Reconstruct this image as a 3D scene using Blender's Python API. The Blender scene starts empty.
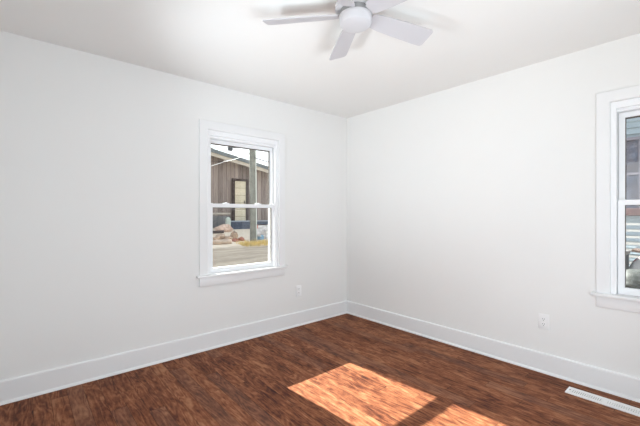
import bpy, bmesh, math, random
from mathutils import Vector, Matrix, noise as mnoise

S = bpy.context.scene
COL = S.collection
PI = math.pi
R = math.radians

# ------------------------------------------------------------------ camera
cam_d = bpy.data.cameras.new('camera')
cam = bpy.data.objects.new('camera', cam_d)
COL.objects.link(cam)
cam.location = (0, 0, 1.244)
cam.rotation_euler = (R(90), 0, R(49.2 - 90))
cam_d.sensor_width = 36.0
cam_d.lens = 347.0 / 640.0 * 36.0
cam_d.shift_y = 0.0008
cam_d.clip_start = 0.02
S.camera = cam

# ------------------------------------------------------------------ world
W = bpy.data.worlds.new('sky')
S.world = W
W.use_nodes = True
nt = W.node_tree
nt.nodes.clear()
out = nt.nodes.new('ShaderNodeOutputWorld')
bg = nt.nodes.new('ShaderNodeBackground')
tc = nt.nodes.new('ShaderNodeTexCoord')
sep = nt.nodes.new('ShaderNodeSeparateXYZ')
rmp = nt.nodes.new('ShaderNodeValToRGB')
rmp.color_ramp.elements[0].position = 0.0
rmp.color_ramp.elements[0].color = (1.0, 0.985, 0.96, 1)
rmp.color_ramp.elements[1].position = 0.75
rmp.color_ramp.elements[1].color = (0.72, 0.84, 1.0, 1)
nt.links.new(tc.outputs['Generated'], sep.inputs[0])
nt.links.new(sep.outputs['Z'], rmp.inputs['Fac'])
nt.links.new(rmp.outputs['Color'], bg.inputs['Color'])
bg.inputs['Strength'].default_value = 1.9
nt.links.new(bg.outputs[0], out.inputs[0])

# ------------------------------------------------------------------ sun
sun_d = bpy.data.lights.new('sun', 'SUN')
sun_d.energy = 24.0
sun_d.color = (1.0, 0.99, 0.92)
sun_d.angle = R(0.4)
sun = bpy.data.objects.new('sun', sun_d)
COL.objects.link(sun)
sun.location = (1, 12, 9)
sun.rotation_euler = Vector((0.066, -1.0, -0.677)).to_track_quat('-Z', 'Y').to_euler()


def area(name, loc, direction, sx, sy, watts, color=(1, 1, 1)):
    d = bpy.data.lights.new(name, 'AREA')
    d.shape = 'RECTANGLE'
    d.size = sx
    d.size_y = sy
    d.energy = watts
    d.color = color
    o = bpy.data.objects.new(name, d)
    COL.objects.link(o)
    o.location = loc
    o.rotation_euler = Vector(direction).to_track_quat('-Z', 'Y').to_euler()
    return o


# fill lamps added to brighten the room, by the unseen window
# and closed door
area('fill_west', (-0.25, 0.33, 1.36), (1, 0.1, 0.0), 1.24, 1.25, 9.0, (0.86, 0.935, 1.0))
area('fill_by_door', (1.25, -0.38, 1.05), (0.1, 1, 0.4), 0.86, 1.8, 57, (0.82, 0.925, 1.0))

# unseen spot added to brighten the ceiling, as an assumed bounced flash would
fl_d = bpy.data.lights.new('fill_assumed_flash', 'SPOT')
fl_d.energy = 114
fl_d.color = (0.87, 0.945, 1.0)
fl_d.spot_size = R(75)
fl_d.spot_blend = 1.0
fl_d.shadow_soft_size = 0.15
fl = bpy.data.objects.new('fill_assumed_flash', fl_d)
COL.objects.link(fl)
fl.location = (-0.22, 1.95, 1.15)
fl.rotation_euler = (Vector((2.5, 2.15, 2.44)) - fl.location).to_track_quat('-Z', 'Y').to_euler()

# ------------------------------------------------------------------ exposure
S.view_settings.view_transform = 'Standard'
S.view_settings.look = 'None'
S.view_settings.exposure = 0.0
S.view_settings.gamma = 1.0
S.view_settings.use_curve_mapping = False
S.cycles.use_denoising = True
S.cycles.max_bounces = 16
S.cycles.diffuse_bounces = 8
S.cycles.transparent_max_bounces = 16
S.cycles.sample_clamp_indirect = 8.0


# ================================================================== materials
class NT:
    """tiny node-tree writer"""

    def __init__(self, name):
        self.m = bpy.data.materials.new(name)
        self.m.use_nodes = True
        self.t = self.m.node_tree
        self.b = self.t.nodes['Principled BSDF']
        self.outn = self.t.nodes['Material Output']

    def n(self, kind, **kw):
        x = self.t.nodes.new(kind)
        for k, v in kw.items():
            setattr(x, k, v)
        return x

    def put(self, sock, v):
        if isinstance(v, bpy.types.NodeSocket):
            self.t.links.new(v, sock)
        else:
            sock.default_value = v

    def math(self, op, a, b=0.0, c=None):
        x = self.n('ShaderNodeMath', operation=op)
        self.put(x.inputs[0], a)
        self.put(x.inputs[1], b)
        if c is not None:
            self.put(x.inputs[2], c)
        return x.outputs[0]

    def comb(self, x, y, z):
        c = self.n('ShaderNodeCombineXYZ')
        for i, v in enumerate((x, y, z)):
            self.put(c.inputs[i], v)
        return c.outputs[0]

    def sepxyz(self, v):
        s = self.n('ShaderNodeSeparateXYZ')
        self.put(s.inputs[0], v)
        return s.outputs

    def pos(self):
        return self.n('ShaderNodeNewGeometry').outputs['Position']

    def obj(self):
        return self.n('ShaderNodeTexCoord').outputs['Object']

    def noise(self, vec, scale, detail=4.0, rough=0.55, dist=0.0):
        x = self.n('ShaderNodeTexNoise')
        self.put(x.inputs['Vector'], vec)
        x.inputs['Scale'].default_value = scale
        x.inputs['Detail'].default_value = detail
        x.inputs['Roughness'].default_value = rough
        x.inputs['Distortion'].default_value = dist
        return x.outputs['Fac']

    def ramp(self, fac, stops):
        r = self.n('ShaderNodeValToRGB')
        e = r.color_ramp.elements
        while len(e) < len(stops):
            e.new(0.5)
        for i, (p, c) in enumerate(stops):
            e[i].position = p
            e[i].color = (*c, 1) if len(c) == 3 else c
        self.put(r.inputs['Fac'], fac)
        return r.outputs['Color']

    def mix(self, fac, a, b, mode='MIX'):
        x = self.n('ShaderNodeMix', data_type='RGBA', blend_type=mode)
        self.put(x.inputs['Factor'], fac)
        for i, v in ((6, a), (7, b)):
            if not isinstance(v, bpy.types.NodeSocket) and len(v) == 3:
                v = (*v, 1)
            self.put(x.inputs[i], v)
        return x.outputs[2]

    def bump(self, h, strength, dist=0.01):
        x = self.n('ShaderNodeBump')
        x.inputs['Strength'].default_value = strength
        x.inputs['Distance'].default_value = dist
        self.put(x.inputs['Height'], h)
        self.put(self.b.inputs['Normal'], x.outputs[0])

    def set(self, **kw):
        names = {'color': 'Base Color', 'rough': 'Roughness', 'metal': 'Metallic', 'spec': 'Specular IOR Level',
                 'coat': 'Coat Weight', 'coat_rough': 'Coat Roughness'}
        for k, v in kw.items():
            if k == 'color' and not isinstance(v, bpy.types.NodeSocket) and len(v) == 3:
                v = (*v, 1)
            self.put(self.b.inputs[names[k]], v)
        return self.m


def plain(name, color, rough=0.5, metal=0.0, var=0.05, scale=12.0, bump=0.0, spec=0.5):
    """solid colour with a little procedural mottling"""
    t = NT(name)
    f = t.noise(t.obj(), scale, 4)
    lo = tuple(max(0, c * (1 - var)) for c in color)
    hi = tuple(min(1, c * (1 + var)) for c in color)
    t.set(color=t.ramp(f, [(0.3, lo), (0.7, hi)]), rough=rough, metal=metal, spec=spec)
    if bump:
        t.bump(f, bump)
    return t.m


M = {}
M['wall'] = plain('white_wall_paint', (0.80, 0.80, 0.79), 0.75, var=0.004, scale=3, spec=0.3)
M['ceiling'] = plain('white_ceiling_paint', (0.82, 0.815, 0.80), 0.85, var=0.004, scale=3, spec=0.2)
M['trim'] = plain('white_trim_paint', (0.81, 0.815, 0.82), 0.35, var=0.004, scale=5)
M['vinyl'] = plain('white_window_vinyl', (0.86, 0.87, 0.885), 0.3, var=0.004, scale=5)
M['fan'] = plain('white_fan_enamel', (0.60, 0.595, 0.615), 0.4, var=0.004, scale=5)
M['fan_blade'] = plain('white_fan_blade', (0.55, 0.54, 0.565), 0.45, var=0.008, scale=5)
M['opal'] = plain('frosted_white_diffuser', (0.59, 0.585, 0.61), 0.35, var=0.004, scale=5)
M['gasket'] = plain('dark_glazing_gasket', (0.10, 0.085, 0.075), 0.6)
M['track'] = plain('grey_sash_track', (0.55, 0.56, 0.57), 0.5)
M['plastic'] = plain('white_outlet_plastic', (0.86, 0.86, 0.86), 0.3, var=0.003)
M['slot'] = plain('dark_slot', (0.05, 0.05, 0.05), 0.6)
M['duct'] = plain('grey_duct_metal', (0.30, 0.30, 0.30), 0.5, metal=0.3)
M['register'] = plain('white_register_enamel', (0.86, 0.86, 0.85), 0.35, var=0.004)
M['steel'] = plain('painted_screw_steel', (0.7, 0.7, 0.7), 0.35, metal=0.5)


def floor_mat():
    t = NT('stained_wood_boards')
    x, y, z = t.sepxyz(t.pos())
    w = 0.092
    bx = t.math('DIVIDE', t.math('ADD', x, 0.031), w)
    bi = t.math('FLOOR', bx)
    fx = t.math('FRACT', bx)
    wn = t.n('ShaderNodeTexWhiteNoise', noise_dimensions='1D')
    t.put(wn.inputs['W'], bi)
    yy = t.math('ADD', y, t.math('MULTIPLY', wn.outputs['Value'], 5.0))
    L = 1.05
    by = t.math('DIVIDE', yy, L)
    si = t.math('FLOOR', by)
    fy = t.math('FRACT', by)
    w2 = t.n('ShaderNodeTexWhiteNoise', noise_dimensions='2D')
    t.put(w2.inputs['Vector'], t.comb(bi, si, 0))
    r = w2.outputs['Value']
    rc = t.sepxyz(w2.outputs['Color'])
    off = t.math('MULTIPLY', r, 37.0)
    off2 = t.math('MULTIPLY', rc[1], 23.0)
    # fine straight grain
    g = t.noise(t.comb(t.math('MULTIPLY_ADD', x, 52.0, off), t.math('MULTIPLY_ADD', y, 5.0, off2), off), 1.0, 5, 0.7)
    # cathedral figure: contour lines of a stretched noise field
    fld = t.noise(t.comb(t.math('MULTIPLY_ADD', x, 9.0, off2), t.math('MULTIPLY_ADD', y, 1.5, off), off2), 1.0, 2, 0.5, 0.3)
    rings = t.math('SINE', t.math('MULTIPLY', fld, 85.0))
    rings = t.math('MULTIPLY_ADD', rings, 0.5, 0.5)
    # worn and stained blotches
    bl = t.noise(t.comb(t.math('MULTIPLY', x, 15.0), t.math('MULTIPLY', y, 4.6), off), 1.0, 6, 0.68, 0.25)
    bl2 = t.noise(t.pos(), 3.2, 4, 0.55)
    v = t.math('MULTIPLY', g, 0.44)
    v = t.math('MULTIPLY_ADD', rings, 0.10, v)
    v = t.math('MULTIPLY_ADD', bl, 0.50, v)
    v = t.math('MULTIPLY_ADD', bl2, 0.20, v)
    fk = t.noise(t.comb(t.math('MULTIPLY_ADD', x, 34.0, off2), t.math('MULTIPLY_ADD', y, 15.0, off), off), 1.0, 4, 0.7)
    v = t.math('MULTIPLY_ADD', fk, 0.36, v)
    v = t.math('MULTIPLY_ADD', r, 0.09, v)
    v = t.math('SUBTRACT', v, 0.358)
    col = t.ramp(v, [(0.28, (0.038, 0.014, 0.010)), (0.40, (0.122, 0.039, 0.020)), (0.52, (0.235, 0.086, 0.041)),
                     (0.68, (0.38, 0.175, 0.088))])
    # cool greyed boards here and there
    grey = t.math('MULTIPLY', t.math('GREATER_THAN', rc[2], 0.84), 0.22)
    col = t.mix(grey, col, (0.12, 0.082, 0.070))
    # scratches: thin pale flecks along the grain
    sc = t.noise(t.comb(t.math('MULTIPLY', x, 150.0), t.math('MULTIPLY', y, 2.2), 3.3), 1.0, 3, 0.5)
    scm = t.math('MULTIPLY', t.math('GREATER_THAN', sc, 0.735), 0.35)
    col = t.mix(scm, col, (0.30, 0.16, 0.10))
    # seams
    ex = t.math('MINIMUM', fx, t.math('SUBTRACT', 1.0, fx))
    ey = t.math('MINIMUM', fy, t.math('SUBTRACT', 1.0, fy))
    sx = t.math('LESS_THAN', ex, 0.014)
    sy = t.math('LESS_THAN', ey, 0.0013)
    seam = t.math('MAXIMUM', sx, sy)
    col = t.mix(t.math('MULTIPLY', seam, 0.6), col, (0.012, 0.006, 0.004))
    ro = t.math('MULTIPLY_ADD', bl, 0.22, 0.40)
    t.set(color=col, rough=ro, spec=0.07)
    h = t.math('SUBTRACT', t.math('MULTIPLY', g, 0.35), t.math('MULTIPLY', seam, 0.8))
    t.bump(h, 0.25, 0.0025)
    return t.m


M['floor'] = floor_mat()


def glass_mat(name, tint=(0.97, 0.985, 0.985), gain=1.0):
    t = NT(name)
    t.t.nodes.remove(t.b)
    tr = t.n('ShaderNodeBsdfTransparent')
    tr.inputs['Color'].default_value = (*tint, 1)
    gl = t.n('ShaderNodeBsdfGlossy')
    gl.inputs['Roughness'].default_value = 0.0
    fr = t.n('ShaderNodeFresnel')
    fr.inputs['IOR'].default_value = 1.4
    mx = t.n('ShaderNodeMixShader')
    t.put(mx.inputs[0], t.math('MULTIPLY', fr.outputs[0], gain))
    t.put(mx.inputs[1], tr.outputs[0])
    t.put(mx.inputs[2], gl.outputs[0])
    t.put(t.outn.inputs['Surface'], mx.outputs[0])
    return t.m


M['glass'] = glass_mat('window_glass')


# ================================================================== geometry helpers
class MB:
    """collects shapes, then links them as ONE mesh object"""

    def __init__(self):
        self.bm = bmesh.new()

    def box(self, x0, x1, y0, y1, z0, z1, mat=None, bevel=0.0):
        v = bmesh.ops.create_cube(self.bm, size=1.0)['verts']
        sx, sy, sz = x1 - x0, y1 - y0, z1 - z0
        for p in v:
            p.co = Vector(((p.co.x + .5) * sx + x0, (p.co.y + .5) * sy + y0, (p.co.z + .5) * sz + z0))
            if mat:
                p.co = mat @ p.co
        if bevel:
            ed = list({e for p in v for e in p.link_edges})
            bmesh.ops.bevel(self.bm, geom=ed, offset=bevel, segments=2, affect='EDGES', profile=0.5)
        return self

    def prism(self, pts, a, b, axis='y', mat=None):
        """2D outline extruded between a and b along axis"""

        def mk(p, t):
            c = {'y': (p[0], t, p[1]), 'x': (t, p[0], p[1]), 'z': (p[0], p[1], t)}[axis]
            c = Vector(c)
            return mat @ c if mat else c
        v0 = [self.bm.verts.new(mk(p, a)) for p in pts]
        v1 = [self.bm.verts.new(mk(p, b)) for p in pts]
        n = len(pts)
        self.bm.faces.new(v0)
        self.bm.faces.new(v1[::-1])
        for i in range(n):
            self.bm.faces.new((v0[i], v1[i], v1[(i + 1) % n], v0[(i + 1) % n]))
        return self

    def lathe(self, prof, n=40, center=(0, 0, 0), mat=None):
        rings = []
        c = Vector(center)
        for r, z in prof:
            if r < 1e-6:
                p = c + Vector((0, 0, z))
                rings.append([self.bm.verts.new(mat @ p if mat else p)])
            else:
                ring = []
                for k in range(n):
                    a = 2 * PI * k / n
                    p = c + Vector((r * math.cos(a), r * math.sin(a), z))
                    ring.append(self.bm.verts.new(mat @ p if mat else p))
                rings.append(ring)
        for A, B in zip(rings, rings[1:]):
            for k in range(n):
                k2 = (k + 1) % n
                if len(A) == 1 and len(B) == 1:
                    continue
                if len(A) == 1:
                    self.bm.faces.new((A[0], B[k2], B[k]))
                elif len(B) == 1:
                    self.bm.faces.new((A[k], A[k2], B[0]))
                else:
                    self.bm.faces.new((A[k], A[k2], B[k2], B[k]))
        for ring in (rings[0], rings[-1]):
            if len(ring) > 1:
                try:
                    self.bm.faces.new(ring)
                except ValueError:
                    pass
        return self

    def tube(self, pts, r, n=8):
        pts = [Vector(p) for p in pts]
        rings = []
        for i, p in enumerate(pts):
            d = (pts[min(i + 1, len(pts) - 1)] - pts[max(i - 1, 0)]).normalized()
            up = Vector((0, 0, 1)) if abs(d.z) < 0.9 else Vector((1, 0, 0))
            s = d.cross(up).normalized()
            u = s.cross(d)
            rr = r[i] if isinstance(r, (list, tuple)) else r
            rings.append([self.bm.verts.new(p + rr * (math.cos(2 * PI * k / n) * s + math.sin(2 * PI * k / n) * u)) for k in range(n)])
        for A, B in zip(rings, rings[1:]):
            for k in range(n):
                self.bm.faces.new((A[k], A[(k + 1) % n], B[(k + 1) % n], B[k]))
        self.bm.faces.new(rings[0][::-1])
        self.bm.faces.new(rings[-1])
        return self

    def blob(self, loc, size, seed, rough=0.25, sub=3, rotz=0.0, flat=False):
        v = bmesh.ops.create_icosphere(self.bm, subdivisions=sub, radius=1.0)['verts']
        rot = Matrix.Rotation(rotz, 3, 'Z')
        for p in v:
            d = p.co.normalized()
            k = 1 + rough * mnoise.fractal(d * 1.6 + Vector((seed * 7.1, seed * 3.3, seed)), 1.0, 2.0, 3)
            q = d * k
            if flat and q.z < -0.55:
                q.z = -0.55
            q = Vector((q.x * size[0], q.y * size[1], q.z * size[2]))
            p.co = rot @ q + Vector(loc)
        return self

    def build(self, name, mat, parent=None, smooth=False, loc=None):
        bmesh.ops.recalc_face_normals(self.bm, faces=self.bm.faces)
        me = bpy.data.meshes.new(name)
        self.bm.to_mesh(me)
        self.bm.free()
        me.materials.append(mat)
        if smooth:
            for p in me.polygons:
                p.use_smooth = True
            try:
                me.set_sharp_from_angle(angle=R(35))
            except Exception:
                pass
        o = bpy.data.objects.new(name, me)
        COL.objects.link(o)
        if parent:
            o.parent = parent
        if loc:
            o.location = loc
        return o


def tag(o, label=None, cat=None, group=None, kind=None):
    if label:
        o['label'] = label
    if cat:
        o['category'] = cat
    if group:
        o['group'] = group
    if kind:
        o['kind'] = kind
    return o


def empty(name, loc=(0, 0, 0), rz=0.0):
    o = bpy.data.objects.new(name, None)
    o.empty_display_size = 0.1
    o.location = loc
    o.rotation_euler = (0, 0, rz)
    COL.objects.link(o)
    return o


def copy_tree(o, parent=None):
    c = o.copy()
    COL.objects.link(c)
    if parent:
        c.parent = parent
    for ch in list(o.children):
        copy_tree(ch, c)
    return c


# ================================================================== room shell
XR, YL = 3.108, 3.082          # inner faces of the right wall and of the left wall
XW, YS = -0.33, -0.46          # inner faces of the walls behind the camera
HC = 2.44
T = 0.15
OW, OZ0, OZ1 = 0.778, 0.665, 2.015    # window opening
W1X = 1.295                    # left jamb of window_1
W2Y = 0.506                    # left jamb of window_2 (runs toward -y)


def wall_y(name, y0, y1, x0, x1, holes):
    m = MB()
    x = x0
    for (a, b, za, zb) in holes:
        m.box(x, a, y0, y1, -0.05, HC + .05)
        if za > 0:
            m.box(a, b, y0, y1, -0.05, za)
        m.box(a, b, y0, y1, zb, HC + .05)
        x = b
    m.box(x, x1, y0, y1, -0.05, HC + .05)
    return tag(m.build(name, M['wall']), kind='structure')


def wall_x(name, x0, x1, y0, y1, holes):
    m = MB()
    y = y0
    for (a, b, za, zb) in holes:
        m.box(x0, x1, y, a, -0.05, HC + .05)
        if za > 0:
            m.box(x0, x1, a, b, -0.05, za)
        m.box(x0, x1, a, b, zb, HC + .05)
        y = b
    m.box(x0, x1, y, y1, -0.05, HC + .05)
    return tag(m.build(name, M['wall']), kind='structure')


tag(MB().box(XW - T, XR + T, YS - T, YL + T, -0.12, 0.0).build('floor', M['floor']), kind='structure')
tag(MB().box(XW - T, XR + T, YS - T, YL + T, HC, HC + .15).build('ceiling', M['ceiling']), kind='structure')
wall_y('wall_left', YL, YL + T, XW - T, XR + T, [(W1X, W1X + OW, OZ0, OZ1)])
wall_x('wall_right', XR, XR + T, YS, YL, [(W2Y - OW, W2Y, OZ0, OZ1)])
WB = (-0.36, 1.02, 0.72, 2.06)     # opening in the wall behind the camera
wall_x('wall_back', XW - T, XW, YS, YL, [WB])
DB = (0.80, 1.70, 0.0, 2.05)      # doorway
wall_y('wall_near', YS - T, YS, XW - T, XR + T, [DB])


def base_profile():
    return [(0, 0), (0.016, 0), (0.016, 0.143), (0.0125, 0.1495), (0.008, 0.152), (0, 0.152)]


def shoe_profile():
    return [(0.016, 0.0), (0.029, 0.0), (0.028, 0.007), (0.024, 0.013), (0.019, 0.017), (0.016, 0.018)]


def baseboard(name, p0, p1, inward):
    """inward = unit vector into the room, p0->p1 along the wall"""
    p0, p1, inw = Vector((*p0, 0)), Vector((*p1, 0)), Vector((*inward, 0))
    d = (p1 - p0)
    mat = Matrix(((inw.x, d.normalized().x, 0, p0.x), (inw.y, d.normalized().y, 0, p0.y), (0, 0, 1, 0), (0, 0, 0, 1)))
    o = MB().prism(base_profile(), 0, d.length, 'y', mat).build(name, M['trim'])
    tag(o, kind='structure')
    s = MB().prism(shoe_profile(), 0, d.length, 'y', mat).build('shoe_moulding', M['trim'], o)
    return o


baseboard('baseboard_left', (XW, YL), (XR, YL), (0, -1))
baseboard('baseboard_right', (XR, YS), (XR, YL - 0.016), (-1, 0))
baseboard('baseboard_back', (XW, YS), (XW, YL - 0.016), (1, 0))
baseboard('baseboard_near', (XW + .016, YS), (DB[0] - .09, YS), (0, 1))


# ------------------------------------------------------------------ windows
def frame_rect(m, x0, x1, y0, y1, z0, z1, l, r, b, t):
    """a rectangular ring: stile widths l, r and rail heights b, t"""
    m.box(x0, x0 + l, y0, y1, z0, z1)
    m.box(x1 - r, x1, y0, y1, z0, z1)
    m.box(x0 + l, x1 - r, y0, y1, z0, z0 + b)
    m.box(x0 + l, x1 - r, y0, y1, z1 - t, z1)


def window(name, loc, rz, w=OW, z0=OZ0, z1=OZ1, cw=0.078):
    """double-hung window; local x to the right seen from inside, local y outward"""
    root = tag(empty(name, loc, rz), kind='structure')
    # casing boards with an eased inner edge
    m = MB()
    ct = 0.018
    prof_ = [(0.0, 0.0), (0.0, -0.011), (0.002, -0.0155), (0.006, -ct), (cw - 0.002, -ct), (cw, -ct + .002), (cw, 0.0)]
    path = [lambda d: (-d, z0 + 0.020), lambda d: (-d, z1 + d), lambda d: (w + d, z1 + d), lambda d: (w + d, z0 + 0.020)]
    rows = [[m.bm.verts.new((q(d)[0], y, q(d)[1])) for d, y in prof_] for q in path]
    for A, B in zip(rows, rows[1:]):
        for k in range(len(prof_)):
            k2 = (k + 1) % len(prof_)
            m.bm.faces.new((A[k], A[k2], B[k2], B[k]))
    m.bm.faces.new(rows[0])
    m.bm.faces.new(rows[-1][::-1])
    m.build('casing', M['trim'], root)
    # stool and apron
    st = MB()
    st.box(-cw - 0.027, w + cw + 0.030, -0.046, 0.0, z0 - 0.002, z0 + 0.020, bevel=0.005)
    st.box(0.0, w, -0.002, 0.036, z0 - 0.002, z0 + 0.020)
    st.build('stool', M['trim'], root, smooth=True)
    ap = MB()
    ap.box(-cw, w + cw, -0.017, 0, z0 - 0.080, z0 - 0.002, bevel=0.003)
    ap.build('apron', M['trim'], root, smooth=True)
    # frame lining the opening
    jl = 0.030
    f = MB()
    f.box(0, jl, 0.004, T, z0 + .020, z1)
    f.box(w - jl, w, 0.004, T, z0 + .020, z1)
    f.box(jl, w - jl, 0.004, 0.028, z1 - 0.045, z1)
    f.box(jl, w - jl, 0.028, T, z1 - 0.066, z1)
    f.prism([(0.036, z0), (T + 0.03, z0), (T + 0.03, z0 + 0.006), (0.10, z0 + 0.020), (0.036, z0 + 0.020)], jl, w - jl, 'x')
    f.build('window_frame', M['vinyl'], root)
    # balance tracks in both jambs, above the lower sash
    zm = 1.318
    for s in (0, 1):
        k = MB()
        xa = jl - .001 if s == 0 else w - jl - .003
        k.box(xa, xa + .004, 0.040, 0.062, zm + .03, z1 - .07)
        k.build('sash_track', M['track'], root)
    # outside brick-mould so the opening has an edge seen from the yard
    e = MB()
    frame_rect(e, -0.05, w + 0.05, T, T + 0.025, z0 - 0.03, z1 + 0.05, 0.05, 0.05, 0.03, 0.05)
    e.build('exterior_casing', M['vinyl'], root)
    # upper sash (outer) and lower sash (inner)
    up = MB()
    frame_rect(up, jl + .003, w - jl - .003, 0.072, 0.102, zm - 0.016, z1 - 0.068, 0.033, 0.024, 0.036, 0.036)
    upo = up.build('upper_sash', M['vinyl'], root)
    MB().box(jl + .034, w - jl - .025, 0.085, 0.089, zm + 0.018, z1 - 0.102).build('glass_pane', M['glass'], upo)
    g = MB()
    g.box(jl + .036, w - jl - .027, 0.080, 0.094, z1 - 0.113, z1 - 0.104)
    g.box(w - jl - .035, w - jl - .027, 0.080, 0.094, zm + 0.020, z1 - 0.113)
    g.box(jl + .036, jl + .040, 0.080, 0.094, zm + 0.020, z1 - 0.113)
    g.build('glazing_gasket', M['gasket'], upo)
    lo = MB()
    frame_rect(lo, jl + .003, w - jl - .003, 0.038, 0.068, z0 + 0.021, zm + 0.020, 0.036, 0.022, 0.046, 0.036)
    loo = lo.build('lower_sash', M['vinyl'], root)
    MB().box(jl + .037, w - jl - .023, 0.051, 0.055, z0 + 0.065, zm - 0.014).build('glass_pane', M['glass'], loo)
    g = MB()
    g.box(w - jl - .033, w - jl - .026, 0.047, 0.059, z0 + 0.068, zm - 0.015)
    g.box(jl + .039, jl + .043, 0.049, 0.057, z0 + 0.068, zm - 0.015)
    g.box(jl + .043, w - jl - .033, 0.049, 0.057, zm - 0.019, zm - 0.016)
    g.build('glazing_gasket', M['gasket'], loo)
    for q in (0.27, 0.73):
        lk = MB()
        lk.box(w * q - .03, w * q + .03, 0.040, 0.066, zm + 0.020, zm + 0.027, bevel=0.002)
        lk.lathe([(0.013, zm + .027), (0.012, zm + .033), (0.0, zm + .035)], 16, (w * q, 0.053, 0))
        lk.build('sash_lock', M['vinyl'], loo, smooth=True)
    for q in (0.06, w - 0.06):
        tl = MB()
        tl.box(q - .012, q + .012, 0.041, 0.060, zm + 0.020, zm + 0.0245, bevel=0.001)
        tl.build('tilt_latch', M['vinyl'], loo)
    return root


window('window_1', (W1X, YL, 0), 0)
window('window_2', (XR, W2Y, 0), -PI / 2)
# plain unseen window, added behind the camera to go with the fill lamp
w3 = tag(empty('window_3', (XW, WB[0], 0), PI / 2), kind='structure')
m3 = MB()
ww = WB[1] - WB[0]
frame_rect(m3, 0, ww, 0.03, 0.10, WB[2], WB[3], 0.04, 0.04, 0.04, 0.04)
m3.box(ww / 2 - .02, ww / 2 + .02, 0.03, 0.10, WB[2] + .04, WB[3] - .04)
m3.build('window_frame', M['vinyl'], w3)
MB().box(0.04, ww - 0.04, 0.063, 0.067, WB[2] + .04, WB[3] - .04).build('glass_pane', M['glass'], w3)
m3 = MB()
frame_rect(m3, -.08, ww + .08, -0.018, 0, WB[2] - .08, WB[3] + .08, .08, .08, .08, .08)
m3.build('casing', M['trim'], w3)
# white door closing the doorway behind the camera
d1 = tag(empty('door_1', (DB[0], YS, 0)), kind='structure')
dm = MB()
dm.box(0.02, DB[1] - DB[0] - .02, -0.10, -0.06, 0.008, 2.03)
dm.build('door_leaf', M['trim'], d1)
dm = MB()
for a, b in ((-.08, 0.02), (DB[1] - DB[0] - .02, DB[1] - DB[0] + .08)):
    dm.box(a, b, 0, 0.018, 0, 2.13)
dm.box(0.02, DB[1] - DB[0] - .02, 0, 0.018, 2.03, 2.13)
dm.build('casing', M['trim'], d1)
dm = MB()
dm.lathe([(0.0, 0), (0.025, 0.0), (0.025, 0.006), (0.009, 0.01), (0.009, 0.035), (0.026, 0.045), (0.026, 0.06), (0.0, 0.068)], 20, (0, 0, 0),
         Matrix.Translation((0.09, -0.06, 1.0)) @ Matrix.Rotation(-PI / 2, 4, 'X'))
dm.build('door_knob', M['steel'], d1, smooth=True)

# ------------------------------------------------------------------ ceiling fan
FX, FY, FZB = 1.396, 1.3185, 2.335
fan = tag(empty('ceiling_fan', (FX, FY, HC)), 'white five-blade flush-mount ceiling fan with a round frosted light', 'ceiling fan')
dz = FZB - HC
MB().lathe([(0.0, 0.0), (0.085, 0.0), (0.085, -0.020), (0.078, -0.030), (0.0, -0.030)], 48).build('ceiling_canopy', M['fan'], fan, smooth=True)
MB().lathe([(0.0, -0.030), (0.062, -0.030), (0.105, -0.040), (0.112, -0.052), (0.112, -0.072), (0.100, -0.080), (0.0, -0.080)], 48).build(
    'motor_housing', M['fan'], fan, smooth=True)
MB().lathe([(0.0, -0.080), (0.083, -0.080), (0.083, dz - 0.004), (0.0, dz - 0.004)], 48).build('shaded_rotor_ring', M['duct'], fan, smooth=True)  # ring coloured grey to stand for the shade above the light kit
lk = MB().lathe([(0.0, dz - 0.004), (0.088, dz - 0.004), (0.0895, dz - 0.008), (0.0895, dz - 0.020), (0.0, dz - 0.020)], 48).build(
    'light_kit', M['fan'], fan, smooth=True)
MB().lathe([(0.0, dz - 0.020), (0.0875, dz - 0.020), (0.0875, dz - 0.042), (0.083, dz - 0.054), (0.070, dz - 0.062), (0.045, dz - 0.067), (0.0, dz - 0.069)],
           48).build('diffuser', M['opal'], lk, smooth=True)
BR = 0.519
prof = [(0.095, 0.036), (0.12, 0.044), (0.18, 0.052), (0.30, 0.058), (0.42, 0.062)]
tip = []
hw = 0.063
for a in range(0, 91, 15):
    tip.append((BR - 0.022 + 0.022 * math.sin(R(a)), hw - 0.022 + 0.022 * math.cos(R(a))))
half = prof + tip
outline = [(x, y) for x, y in half] + [(x, -y) for x, y in half[::-1]]
PITCH = R(19)
A0 = 2.26
for k in range(5):
    ang = A0 - k * 2 * PI / 5
    mat = Matrix.Translation((0, 0, dz)) @ Matrix.Rotation(0.025, 4, 'Y') @ Matrix.Rotation(ang, 4, 'Z') @ Matrix.Rotation(-PITCH, 4, 'X')
    b = MB().prism(outline, -0.003, 0.003, 'z', mat)
    bl = b.build('fan_blade', M['fan_blade'], fan)
    ir = MB()
    ir.prism([(0.070, 0.018), (0.105, 0.022), (0.15, 0.030), (0.165, 0.020), (0.165, -0.020), (0.15, -0.030), (0.105, -0.022), (0.070, -0.018)],
             0.003, 0.007, 'z', mat)
    ir.build('blade_iron', M['fan'], bl)
# thin dark slot on the housing
MB().box(-0.02, 0.02, -0.1135, -0.1115, -0.066, -0.058, Matrix.Rotation(R(-38), 4, 'Z')).build('housing_slot', M['slot'], fan)


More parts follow.
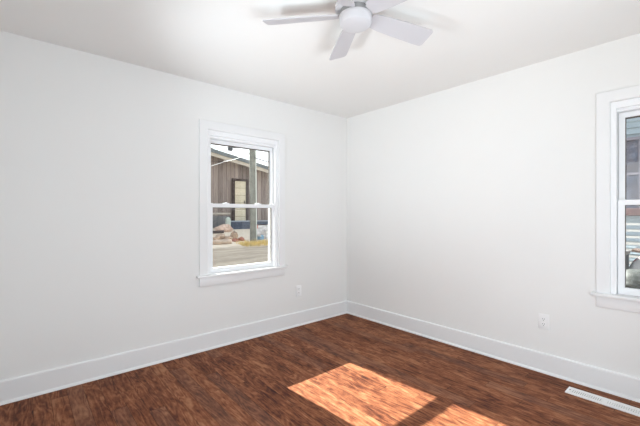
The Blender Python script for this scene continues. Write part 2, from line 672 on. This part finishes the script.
# ------------------------------------------------------------------ outlets
def outlet(loc, rz, label):
    root = tag(empty('electrical_outlet', loc, rz), label, 'outlet', 'wall outlets')
    p = MB()
    p.box(-0.0375, 0.0375, -0.006, 0, -0.060, 0.060, bevel=0.0025)
    p.build('cover_plate', M['plastic'], root, smooth=True)
    for s in (-1, 1):
        r = MB()
        pts = []
        for a in range(0, 360, 15):
            x = 0.0172 * math.cos(R(a))
            z = max(-0.0135, min(0.0135, 0.0172 * math.sin(R(a))))
            pts.append((x, z + s * 0.0195))
        r.prism(pts, -0.0085, -0.006, 'y')
        ro = r.build('receptacle', M['plastic'], root)
        q = MB()
        for x in (-0.0065, 0.0065):
            q.box(x - 0.0012, x + 0.0012, -0.0090, -0.0084, s * 0.0195 - 0.001, s * 0.0195 + 0.0085)
        q.lathe([(0.0, 0), (0.0027, 0), (0.0027, 0.0006), (0.0, 0.0006)], 12, (0, 0, 0),
                Matrix.Translation((0, -0.0084, s * 0.0195 - 0.0075)) @ Matrix.Rotation(PI / 2, 4, 'X'))
        q.build('slot', M['slot'], ro)
    sc = MB().lathe([(0.0, 0), (0.003, 0), (0.0028, 0.001), (0.0, 0.0013)], 12, (0, 0, 0), Matrix.Translation((0, -0.006, 0)) @ Matrix.Rotation(PI / 2, 4, 'X'))
    sc.build('screw', M['steel'], root, smooth=True)
    return root


outlet((2.344, YL, 0.383), 0, 'white duplex outlet on the wall beside the window with the barn view, near the corner')
outlet((XR, 0.913, 0.396), -PI / 2, 'white duplex outlet low on the wall above the white floor vent')

# ------------------------------------------------------------------ floor register
vx0, vx1, vy1, vy0 = 2.8655, 2.9715, 0.7135, 0.305
reg = tag(empty('floor_register', ((vx0 + vx1) / 2, vy0, 0)), 'white metal floor vent with slotted louvres set in the dark boards', 'floor vent')
hw_, ln = (vx1 - vx0) / 2, vy1 - vy0
f = MB()
zt, sl = 0.0075, 0.024
yb = [(0.022, ln / 2 - 0.008), (ln / 2 + 0.008, ln - 0.022)]
f.box(-hw_, -sl, 0, ln, 0.0005, zt)
f.box(sl, hw_, 0, ln, 0.0005, zt)
f.box(-sl, sl, 0, yb[0][0], 0.0005, zt)
f.box(-sl, sl, yb[0][1], yb[1][0], 0.0005, zt)
f.box(-sl, sl, yb[1][1], ln, 0.0005, zt)
f.build('register_frame', M['register'], reg)
MB().box(-sl, sl, yb[0][0], yb[1][1], 0.0004, 0.0012).build('duct_depth_sheet', M['duct'], reg)  # grey sheet laid on the floor for the dim duct depth under the slots
for j, (a, b) in enumerate(yb):
    L_ = MB()
    n = 15
    for i in range(n):
        c = a + (i + .5) * (b - a) / n
        tilt = R(30 if j == 0 else -24)
        mat = Matrix.Translation((0, c, 0.0042)) @ Matrix.Rotation(tilt, 4, 'X')
        L_.box(-sl, sl, -0.0042, 0.0042, -0.0006, 0.0006, mat)
    L_.box(-0.003, 0.003, a, b, 0.0035, 0.0058)
    L_.build('louvre_bank', M['register'], reg)
MB().box(-0.006, 0.006, ln - 0.020, ln - 0.014, zt, zt + 0.004, bevel=0.001).build('damper_lever', M['duct'], reg)


# ================================================================== outdoors
NX_WALL = 7.0


def gz(x, y):
    return -0.60 + 0.095 * max(0.0, min(y, 19.0) - 4.0)


def ground_mat():
    t = NT('dirt_yard_and_gravel_road')
    P = t.pos()
    x, y, z = t.sepxyz(P)
    n1 = t.noise(P, 0.9, 5, 0.6)
    n2 = t.noise(P, 7.0, 5, 0.7)
    st = t.noise(t.comb(t.math('MULTIPLY', x, 0.5), t.math('MULTIPLY', y, 3.0), 0.0), 1.0, 4, 0.6)
    road = t.ramp(st, [(0.30, (0.24, 0.185, 0.135)), (0.50, (0.42, 0.325, 0.235)), (0.72, (0.56, 0.445, 0.325))])
    sand = t.ramp(n1, [(0.3, (0.66, 0.48, 0.34)), (0.55, (0.80, 0.66, 0.50)), (0.8, (0.80, 0.70, 0.56))])
    yw = t.math('MULTIPLY_ADD', n1, 1.0, t.math('SUBTRACT', y, 0.5))
    msk = t.n('ShaderNodeMapRange')
    t.put(msk.inputs['Value'], yw)
    msk.inputs['From Min'].default_value = 10.9
    msk.inputs['From Max'].default_value = 11.3
    col = t.mix(msk.outputs[0], road, sand)
    col = t.mix(0.22, col, t.ramp(n2, [(0.3, (0.16, 0.135, 0.115)), (0.7, (0.52, 0.45, 0.37))]))
    t.set(color=col, rough=0.95, spec=0.1)
    t.bump(n2, 0.5, 0.03)
    return t.m


M['ground'] = ground_mat()
bm = bmesh.new()
nx, ny = 60, 90
grid = []
for j in range(ny + 1):
    row = []
    for i in range(nx + 1):
        x = -25 + 60 * i / nx
        y = -12 + 60 * j / ny
        row.append(bm.verts.new((x, y, gz(x, y) + (0.02 * mnoise.noise(Vector((x * .7, y * .7, 0))) if y > 6 else 0))))
    grid.append(row)
for j in range(ny):
    for i in range(nx):
        bm.faces.new((grid[j][i], grid[j][i + 1], grid[j + 1][i + 1], grid[j + 1][i]))
g = MB()
g.bm.free()
g.bm = bm
tag(g.build('ground', M['ground'], smooth=True), kind='structure')
tag(MB().box(XW - T, XR + T, YS - T, YL + T, -0.62, -0.12).build('foundation', plain('house_foundation_block', (0.4, 0.4, 0.4), 0.9)), kind='structure')


# pale slabs added along two sides of the house to bounce sunlight indoors
cv = MB()
cv.box(-8, 12, YL + T, 7.4, -0.72, -0.5)
cv.box(XR + T, NX_WALL - 0.1, -8, YL + T, -0.72, -0.55)
tag(cv.build('bounce_slab', plain('pale_bounce_slab', (0.55, 0.53, 0.49), 0.9, var=0.08, scale=2, bump=0.05)), kind='structure')


def siding_mat(name, lo, hi, axis, per, gap, rough=0.7):
    """boards repeated along an axis, each of its own shade, weathered"""
    t = NT(name)
    x, y, z = t.sepxyz(t.pos())
    a = {'x': x, 'y': y, 'z': z}[axis]
    b = t.math('DIVIDE', a, per)
    wn = t.n('ShaderNodeTexWhiteNoise', noise_dimensions='1D')
    t.put(wn.inputs['W'], t.math('FLOOR', b))
    if axis == 'z':
        v = t.comb(t.math('MULTIPLY', x, 2.0), t.math('MULTIPLY', y, 2.0), t.math('MULTIPLY', z, 9.0))
    else:
        v = t.comb(t.math('MULTIPLY', x, 9.0), t.math('MULTIPLY', y, 9.0), t.math('MULTIPLY', z, 0.9))
    n = t.noise(v, 1.0, 5, 0.65)
    f = t.math('MULTIPLY_ADD', wn.outputs['Value'], 0.35, t.math('MULTIPLY', n, 0.75))
    col = t.ramp(f, [(0.25, lo), (0.8, hi)])
    fr = t.math('FRACT', b)
    col = t.mix(t.math('MULTIPLY', t.math('LESS_THAN', fr, gap), 0.7), col, tuple(c * .3 for c in lo))
    t.set(color=col, rough=rough, spec=0.25)
    return t.m


M['barn'] = siding_mat('weathered_brown_barn_boards', (0.085, 0.062, 0.055), (0.35, 0.285, 0.25), 'x', 0.22, 0.10)
M['roof'] = plain('dark_metal_barn_roof', (0.10, 0.115, 0.12), 0.5, var=0.2, scale=3)
M['cream'] = siding_mat('cream_weathered_boards', (0.42, 0.37, 0.28), (0.60, 0.53, 0.40), 'z', 0.36, 0.06)
M['fascia'] = plain('pale_fascia_boards', (0.42, 0.37, 0.31), 0.7, var=0.15, scale=5)
M['darkwood'] = plain('dark_brown_timber', (0.055, 0.038, 0.033), 0.8, var=0.3, scale=6)
M['bluewall'] = plain('blue_painted_block', (0.062, 0.075, 0.105), 0.8, var=0.25, scale=5)
M['bluecap'] = plain('pale_block_cap', (0.30, 0.33, 0.37), 0.8, var=0.15)
M['pole'] = plain('weathered_grey_green_pole_wood', (0.17, 0.17, 0.145), 0.85, var=0.3, scale=4)
M['conduit'] = plain('pale_grey_conduit', (0.50, 0.52, 0.48), 0.5, var=0.1)
M['wire'] = plain('black_wire_insulation', (0.03, 0.035, 0.04), 0.5)
M['palewire'] = plain('pale_wire_insulation', (0.6, 0.6, 0.6), 0.5)
M['tank'] = plain('pale_grey_green_tank_paint', (0.42, 0.46, 0.40), 0.5, var=0.15)
M['rock'] = plain('tan_fieldstone', (0.44, 0.31, 0.22), 0.9, var=0.45, scale=5, bump=0.3)
M['brick'] = plain('red_brown_brick', (0.36, 0.15, 0.10), 0.9, var=0.3, scale=6)
M['tan'] = plain('tan_bleached_timber', (0.48, 0.36, 0.27), 0.85, var=0.35, scale=3)
M['grass'] = plain('dry_yellow_grass', (0.62, 0.45, 0.15), 0.9, var=0.4, scale=3)
M['twig'] = plain('grey_bare_twigs', (0.22, 0.20, 0.18), 0.9, var=0.3)

# barn: gable end facing the house
YB = 16.0
barn = tag(empty('barn', (4.0, YB, 0)), 'weathered brown wooden barn with dark roof and cream door', 'barn')


def rz_(x):                       # underside of the roof, x relative to the peak
    return 4.60 - 0.185 * abs(x)


gw = MB()
gw.prism([(-10, -0.6), (11, -0.6), (11, rz_(11)), (0, rz_(0)), (-10, rz_(-10))], 0, 12, 'y')
gw.build('gable_wall', M['barn'], barn)
for s in (-1, 1):
    e = 10.5 if s < 0 else 11.5
    rf = MB()
    pts = [(0, 4.60), (s * e, 4.60 - .185 * e), (s * e, 4.60 - .185 * e + .17), (0, 4.77)]
    rf.prism(pts, -0.55, 12.5, 'y')
    rf.build('roof_slope', M['roof'], barn)
    fa = MB()
    pts = [(0, 4.61), (s * e, 4.61 - .185 * e), (s * e, 4.61 - .185 * e - .17), (0, 4.44)]
    fa.prism(pts, -0.50, -0.44, 'y')
    fa.build('rake_fascia', M['fascia'], barn)
dr = MB()
dr.box(4.13, 4.74, -0.05, 0.0, 0.78, 2.88)
drr = dr.build('barn_door', M['cream'], barn)
MB().box(4.64, 4.67, -0.09, -0.05, 1.75, 1.90).build('door_pull', M['darkwood'], drr)
fr = MB()
fr.box(3.98, 4.13, -0.08, 0.0, 0.5, 3.0)
fr.box(4.74, 4.88, -0.08, 0.0, 0.5, 3.0)
fr.box(3.98, 4.88, -0.09, 0.0, 2.88, 3.0)
fr.build('door_frame', M['darkwood'], barn)
MB().box(-2.0, 3.9, -0.04, 0.0, 1.20, 1.28).build('rail_trim', M['fascia'], barn)
ra = MB()
ra.box(-2.0, 3.88, -0.03, 0.0, 0.45, 1.12)
ra.build('skirt_boards', siding_mat('grey_skirt_boards', (0.085, 0.085, 0.09), (0.21, 0.205, 0.20), 'x', 0.3, 0.06), barn)

rw = tag(empty('retaining_wall', (7.5, YB - 0.6, 0)), 'low blue block wall with a pale cap at the foot of the brown barn', 'low wall')
MB().box(0, 6.0, 0, 0.25, 0.3, 0.84).build('block_course', M['bluewall'], rw)
MB().box(-0.03, 6.03, -0.03, 0.28, 0.84, 0.89).build('wall_cap', M['bluecap'], rw)

# utility pole
px, py = 6.93, 12.1
pz = gz(px, py)
pole = tag(empty('utility_pole', (px, py, pz)), 'weathered grey utility pole rising before the barn', 'utility pole')
MB().tube([(0.03, 0, -0.4), (0.0, 0, 2.5), (-0.05, 0, 5.0), (-0.11, 0, 8.5)], [0.125, 0.115, 0.105, 0.09], 20).build('pole_shaft', M['pole'], pole, smooth=True)
MB().tube([(0.135, -0.07, 0.0), (0.115, -0.07, 2.5), (0.06, -0.07, 5.6)], 0.025, 10).build('conduit', M['conduit'], pole, smooth=True)
MB().box(-1.1, 0.9, -0.17, -0.08, 7.4, 7.52).build('crossarm', M['darkwood'], pole)


def sag(p0, p1, d, n=24):
    p0, p1 = Vector(p0), Vector(p1)
    return [p0.lerp(p1, i / n) - Vector((0, 0, d * 4 * (i / n) * (1 - i / n))) for i in range(n + 1)]


def wire(p0, p1, d, r, label, mat='wire'):
    return tag(MB().tube(sag(p0, p1, d), r, 6).build('overhead_wire', M[mat], smooth=True), label, 'wire', 'overhead wires')


wire((px, py - .1, 3.44), (15.0, 13.2, 3.35), 0.25, 0.016, 'black wire running from the pole over the falling barn roof edge')
wire((px, py - .1, 3.84), (-8.0, 12.5, 4.0), 0.60, 0.014, 'black sagging wire strung from the pole above the barn roof slope')
wire((px, py + .1, 3.66), (6.72, YB - .5, 3.66), 0.14, 0.012, 'thin black wire running from the back of the pole to the barn')
wire((7.60, YB - 0.6, 3.82), (2.0, 8.8, 1.9), 0.05, 0.012, 'pale service wire slanting down across the brown barn wall', 'palewire')
bx = tag(MB().box(5.88, 6.04, 12.0, 12.12, 3.60, 3.76, bevel=0.02).build('splice_box', M['wire']),
         'small dark splice box hanging high on a wire against the sky', 'splice box')

tk = tag(empty('gas_cylinder', (7.40, 15.2, gz(7.6, 15.2))), 'pale round-topped gas cylinder standing at the end of the blue wall', 'gas cylinder')
MB().lathe([(0.0, 0), (0.13, 0.0), (0.125, 0.03), (0.125, 0.46), (0.11, 0.54), (0.07, 0.59), (0.03, 0.605), (0.0, 0.605)], 24).build('tank_body', M['tank'], tk, smooth=True)
MB().lathe([(0.0, 0.60), (0.02, 0.60), (0.02, 0.64), (0.0, 0.64)], 12).build('valve', M['duct'], tk, smooth=True)

tag(MB().blob((0, 0, 0.08), (0.42, 0.20, 0.24), 21, 0.3, 4, 0.0, True).build('dirt_heap', plain('pinkish_dirt', (0.52, 0.37, 0.29), 0.95, var=0.3, scale=8), smooth=True,
    loc=(7.0, 14.80, gz(0, 14.80))), 'low heap of pinkish dirt lying in front of the gas cylinder', 'dirt heap')

# timbers and rubble in the yard
rnd = random.Random(4)


def timber(x0, y0, x1, y1, r, mat, label):
    z = gz((x0 + x1) / 2, (y0 + y1) / 2)
    n = 10
    pts = [(x0 + (x1 - x0) * i / n, y0 + (y1 - y0) * i / n, gz(0, y0 + (y1 - y0) * i / n) + r * 0.9 + .01 * math.sin(i * 2.1)) for i in range(n + 1)]
    return tag(MB().tube(pts, [r * (1 + .06 * math.sin(i * 1.7)) for i in range(n + 1)], 10).build('timber', M[mat], smooth=True), label, 'timber', 'timbers lying in the yard')


timber(4.2, 14.6, 6.75, 14.3, 0.065, 'darkwood', 'dark timber lying alone on the pale dirt before the barn')
timber(3.6, 12.05, 5.85, 11.75, 0.085, 'tan', 'long tan log lying along the edge of the gravel road')
timber(3.4, 12.6, 5.4, 12.45, 0.06, 'darkwood', 'thin dark timber lying just behind the tan log')

rocks = [(5.72, 12.75, .13, .09, 'rock', 'low tan stone at the end of the thin dark timber'),
         (6.02, 13.00, .22, .13, 'rock', 'wide tan stone at the back of the rubble heap'),
         (6.14, 12.60, .15, .10, 'rock', 'squat tan stone in the middle of the rubble heap'),
         (6.50, 12.80, .18, .19, 'rock', 'tallest tan stone of the rubble heap, next to the pole'),
         (6.20, 12.15, .14, .08, 'brick', 'red-brown brick lump in front of the rubble heap'),
         (5.93, 12.25, .11, .08, 'rock', 'small tan stone at the front of the rubble heap'),
         (6.52, 12.25, .14, .10, 'brick', 'red-brown brick lump at the foot of the pole')]
for i, (x, y, r, h, mt, lab) in enumerate(rocks):
    tag(MB().blob((0, 0, h * .5), (r, r * .8, h), 11 + i, 0.35, 3, i * 1.3, True).build('rubble_stone', M[mt], loc=(x, y, gz(x, y))), lab, 'stone', 'rubble by the pole')

# coloured scrap on the other side of the pole
M['red'] = plain('faded_red_paint', (0.48, 0.17, 0.14), 0.6, var=0.3)
M['scrapwhite'] = plain('dirty_white_sheet', (0.62, 0.59, 0.57), 0.6, var=0.3)
M['scrapblue'] = plain('faded_blue_plastic', (0.16, 0.30, 0.42), 0.5, var=0.3)


def scrap(x, y, sx, sy, sz, mat, rz, label, name='scrap_crate', lift=0.0):
    r = tag(empty(name, (x, y, gz(x, y) + lift), rz), label, 'crate', 'scrap crates past the pole')
    b = MB()
    t_ = 0.03
    b.box(-sx, sx, -sy, sy, 0, 0.03)
    b.box(-sx, sx, -sy, -sy + t_, 0.03, sz)
    b.box(-sx, sx, sy - t_, sy, 0.03, sz)
    b.box(-sx, -sx + t_, -sy + t_, sy - t_, 0.03, sz)
    b.box(sx - t_, sx, -sy + t_, sy - t_, 0.03, sz)
    b.build('crate_body', M[mat], r)
    k = MB()
    frame_rect(k, -sx - .015, sx + .015, -sy - .015, sy + .015, sz * .72, sz * .72 + .10 * sz / .3, .04, .04, 0.0, 0.0)
    k.build('crate_rim', M['red' if sz > .4 else 'scrapwhite'], r)
    return r


scrap(7.36, 12.2, .10, .09, .20, 'scrapblue', .2, 'blue crate nearest the pole among the yard scrap')
scrap(7.93, 12.45, .24, .18, .30, 'scrapwhite', -.1, 'grey white crate beside the blue one in the yard scrap')
scrap(8.05, 13.2, .42, .22, .46, 'scrapwhite', .08, 'large pale crate with a red rim behind the smaller crates in the yard')
scrap(8.45, 12.3, .20, .16, .20, 'darkwood', .3, 'low dark crate at the far end of the yard scrap')

# dry grass strip (uncountable)
gm = MB()
for i in range(2600):
    x = rnd.uniform(6.0, 9.2)
    y = 11.35 + max(-.6, min(.42, rnd.gauss(0, 0.22)))
    z = gz(x, y)
    h = rnd.uniform(.05, .17)
    a = rnd.uniform(0, PI)
    w = 0.012
    dx, dy = math.cos(a) * w, math.sin(a) * w
    lx, ly = rnd.uniform(-.05, .05), rnd.uniform(-.05, .05)
    v = [gm.bm.verts.new(p) for p in ((x - dx, y - dy, z - .03), (x + dx, y + dy, z - .03), (x + lx, y + ly, z + h))]
    gm.bm.faces.new(v)
tag(gm.build('dry_grass', M['grass']), 'strip of short dry yellow grass along the gravel road', 'grass', kind='stuff')

# bare twiggy bush against the barn
bu = tag(empty('bare_bush', (6.25, 15.4, gz(6.7, 15.4))), 'grey leafless bush growing against the brown barn wall', 'bush')
tm = MB()
for i in range(70):
    a, e = rnd.uniform(0, 2 * PI), rnd.uniform(.5, 1.5)
    L_ = rnd.uniform(.6, 1.15)
    p = Vector((0, 0, 0))
    pts = [p.copy()]
    d = Vector((math.cos(a) * math.cos(e), math.sin(a) * math.cos(e) * .3, math.sin(e)))
    for k in range(5):
        d = (d + Vector((rnd.uniform(-.3, .3), rnd.uniform(-.1, .1), rnd.uniform(-.2, .25)))).normalized()
        p = p + d * L_ / 5
        pts.append(p.copy())
    tm.tube(pts, [.012, .010, .008, .007, .006, .004], 4)
tm.build('branches', M['twig'], bu)

# ------------------------------------------------------------------ neighbour's house beyond window_2
M['lap'] = plain('pale_blue_lap_siding', (0.29, 0.345, 0.385), 0.6, var=0.05, scale=4)
M['nglass'] = None
t = NT('dark_glass_painted_reflections')  # mottling in the colour stands for reflections in the dark pane
n1 = t.noise(t.obj(), 5.0, 6, 0.65)
n2 = t.noise(t.obj(), 6.0, 5, 0.6)
c1 = t.ramp(n1, [(0.30, (0.045, 0.052, 0.075)), (0.52, (0.11, 0.12, 0.165)), (0.72, (0.26, 0.28, 0.34))])
c2 = t.mix(t.ramp(n2, [(0.38, (0, 0, 0)), (0.7, (1, 1, 1))]), c1, (0.12, 0.10, 0.105))
t.set(color=c2, rough=0.35, spec=0.2)
M['nglass'] = t.m
M['nframe'] = plain('grey_mauve_window_frame', (0.20, 0.185, 0.22), 0.6, var=0.15)
M['nsill'] = plain('red_brown_window_sill', (0.11, 0.05, 0.045), 0.7, var=0.3, scale=8)
M['nroof'] = plain('dark_shingle_roof', (0.08, 0.08, 0.085), 0.9, var=0.3)

NX = 7.0
nb = tag(empty('neighbour_house', (NX, -1.5, -0.6)), 'house next door with pale blue lap siding seen through the window', 'house')
# local coordinates: x into the house, y along, z from ground
wl = MB()
wy0, wy1, wz0, wz1 = 1.2, 2.95, 1.90, 2.975     # window opening, local
H_ = 3.9
ex_ = 0.0955
k = 0
z = 0.25
base_z = 1.90 - 17 * ex_
z = base_z
wl.box(0.03, 4.0, -4.5, 4.2, 0.0, wz0)
wl.box(0.03, 4.0, -4.5, wy0, wz0, wz1)
wl.box(0.03, 4.0, wy1, 4.2, wz0, wz1)
wl.box(0.12, 4.0, wy0, wy1, wz0, wz1)
wl.box(0.03, 4.0, -4.5, 4.2, wz1, H_)
while z < H_ - 0.02:
    prof2 = [(0.03, z), (-0.004, z), (0.026, z + ex_), (0.03, z + ex_)]
    segs = [(-4.5, 4.2)]
    if z + ex_ > wz0 - .12 and z < wz1 + .02:
        segs = [(-4.5, wy0 - .06), (wy1 + .06, 4.2)]
    for a, b in segs:
        wl.prism(prof2, a, b, 'y')
    z += ex_
wl.build('lap_siding', M['lap'], nb)
nw = MB()
frame_rect(nw, 0, 0, 0, 0, 0, 0, 0, 0, 0, 0) if False else None
nw.box(-0.02, 0.05, wy0 - .06, wy0 + .05, wz0, wz1)
nw.box(-0.02, 0.05, wy1 - .05, wy1 + .06, wz0, wz1)
nw.box(-0.02, 0.05, wy0 - .06, wy1 + .06, wz1 - .02, wz1 + .02)
nw.box(0.005, 0.05, wy0 + .05, wy1 - .05, 2.43, 2.465)
nw.box(0.0, 0.05, 2.285, 2.315, wz0, wz1 - .02)
nwo = nw.build('side_window', M['nframe'], nb)
MB().box(0.03, 0.045, wy0 + .02, wy1 - .02, wz0, wz1 - .01).build('glass_pane', M['nglass'], nwo)
MB().box(-0.09, 0.05, wy0 - .10, wy1 + .10, wz0 - .09, wz0 + .02, bevel=0.01).build('window_sill', M['nsill'], nwo)
rf = MB()
rf.prism([(-0.45, H_), (4.4, H_ + 1.6), (4.4, H_ + 1.75), (-0.45, H_ + .15)], -4.8, 4.5, 'y')
rf.build('roof', M['nroof'], nb)

# white slatted fence standing between the house next door and the bench
M['slat'] = plain('white_fence_paint', (0.40, 0.39, 0.375), 0.6, var=0.03)
fe = tag(empty('slat_fence', (6.62, -1.2, -0.6)), 'low white fence of thin horizontal slats before the blue siding', 'fence')
for k in range(18):
    zc = 1.692 - .0925 * k
    MB().box(-0.012, 0.012, -3.2, 2.75, zc - .016, zc + .016).build('slat', M['slat'], fe)
for y_ in (-3.1, -1.4, .3, 1.25, 2.7):
    MB().box(0.012, 0.07, y_ - .03, y_ + .03, 0, 1.70).build('post', M['slat'], fe)

# things piled on a bench beside that house
M['bench'] = plain('grey_bench_wood', (0.085, 0.082, 0.077), 0.8, var=0.2)
M['bin'] = plain('dark_navy_plastic', (0.03, 0.03, 0.05), 0.45, var=0.25)
M['lid'] = plain('white_plastic_lid', (0.24, 0.23, 0.225), 0.5, var=0.08)
M['tarp'] = plain('grey_green_tarpaulin', (0.075, 0.078, 0.072), 0.6, var=0.6, scale=14)
M['card'] = plain('brown_cardboard', (0.13, 0.085, 0.065), 0.85, var=0.2)
t = NT('white_cloth_with_pink_print')
n1 = t.noise(t.obj(), 13.0, 2, 0.5)
n2 = t.noise(t.obj(), 9.0, 2, 0.5, 0.4)
c = t.mix(t.math('GREATER_THAN', n1, 0.61), (0.42, 0.40, 0.39), (0.34, 0.10, 0.11))
c = t.mix(t.math('MULTIPLY', t.math('GREATER_THAN', n2, 0.62), .8), c, (0.12, 0.15, 0.15))
t.set(color=c, rough=0.8)
M['cloth'] = t.m

TB = 0.42
bench = tag(empty('work_bench', (5.25, 0.30, -0.6)), 'grey wooden bench beside the blue-sided house, piled with bags', 'bench')
MB().box(-0.42, 0.40, -0.75, 1.10, TB + .6 - .05, TB + .6).build('bench_top', M['bench'], bench)
for sx in (-.36, .34):
    for sy in (-.68, 1.03):
        MB().box(sx - .03, sx + .03, sy - .03, sy + .03, 0, TB + .55).build('leg', M['bench'], bench)
bn = tag(empty('storage_bin', (5.43, 0.855, TB)), 'dark navy storage bin with a white lid standing on the bench', 'bin')
MB().box(-0.16, 0.16, -0.12, 0.20, 0, 0.335, bevel=0.015).build('bin_body', M['bin'], bn)
MB().box(-0.17, 0.17, -0.13, 0.21, 0.335, 0.38, bevel=0.008).build('bin_lid', M['lid'], bn)
tag(MB().blob((0, 0, 0.075), (0.15, 0.30, 0.13), 3, 0.35, 4, 0.0, True).build('tarpaulin', M['tarp'], smooth=True, loc=(5.03, 0.55, TB + .003)),
    'crumpled grey-green tarpaulin lying at the front of the bench', 'tarpaulin')
tag(MB().blob((0, 0, 0.115), (0.15, 0.155, 0.205), 5, 0.06, 4, 0.3, True).build('cloth_bag', M['cloth'], smooth=True, loc=(5.43, 0.568, TB + .012)),
    'white cloth bag with pink print slumped beside the navy bin', 'bag', 'printed cloth bags')
tag(MB().blob((0, 0, 0.10), (0.15, 0.16, 0.19), 8, 0.30, 4, 0.9, True).build('cloth_bag', M['cloth'], smooth=True, loc=(5.43, 0.20, TB + .006)),
    'white cloth bag with pink print at the bench end away from the bin', 'bag', 'printed cloth bags')
cb = MB().box(-0.14, 0.14, -0.26, 0.26, -0.012, 0.012, Matrix.Rotation(R(9), 4, 'X'))
tag(cb.build('cardboard_sheet', M['card'], loc=(5.43, 0.42, TB + .36)), 'brown cardboard sheet lying slanted on top of the cloth bags', 'cardboard')
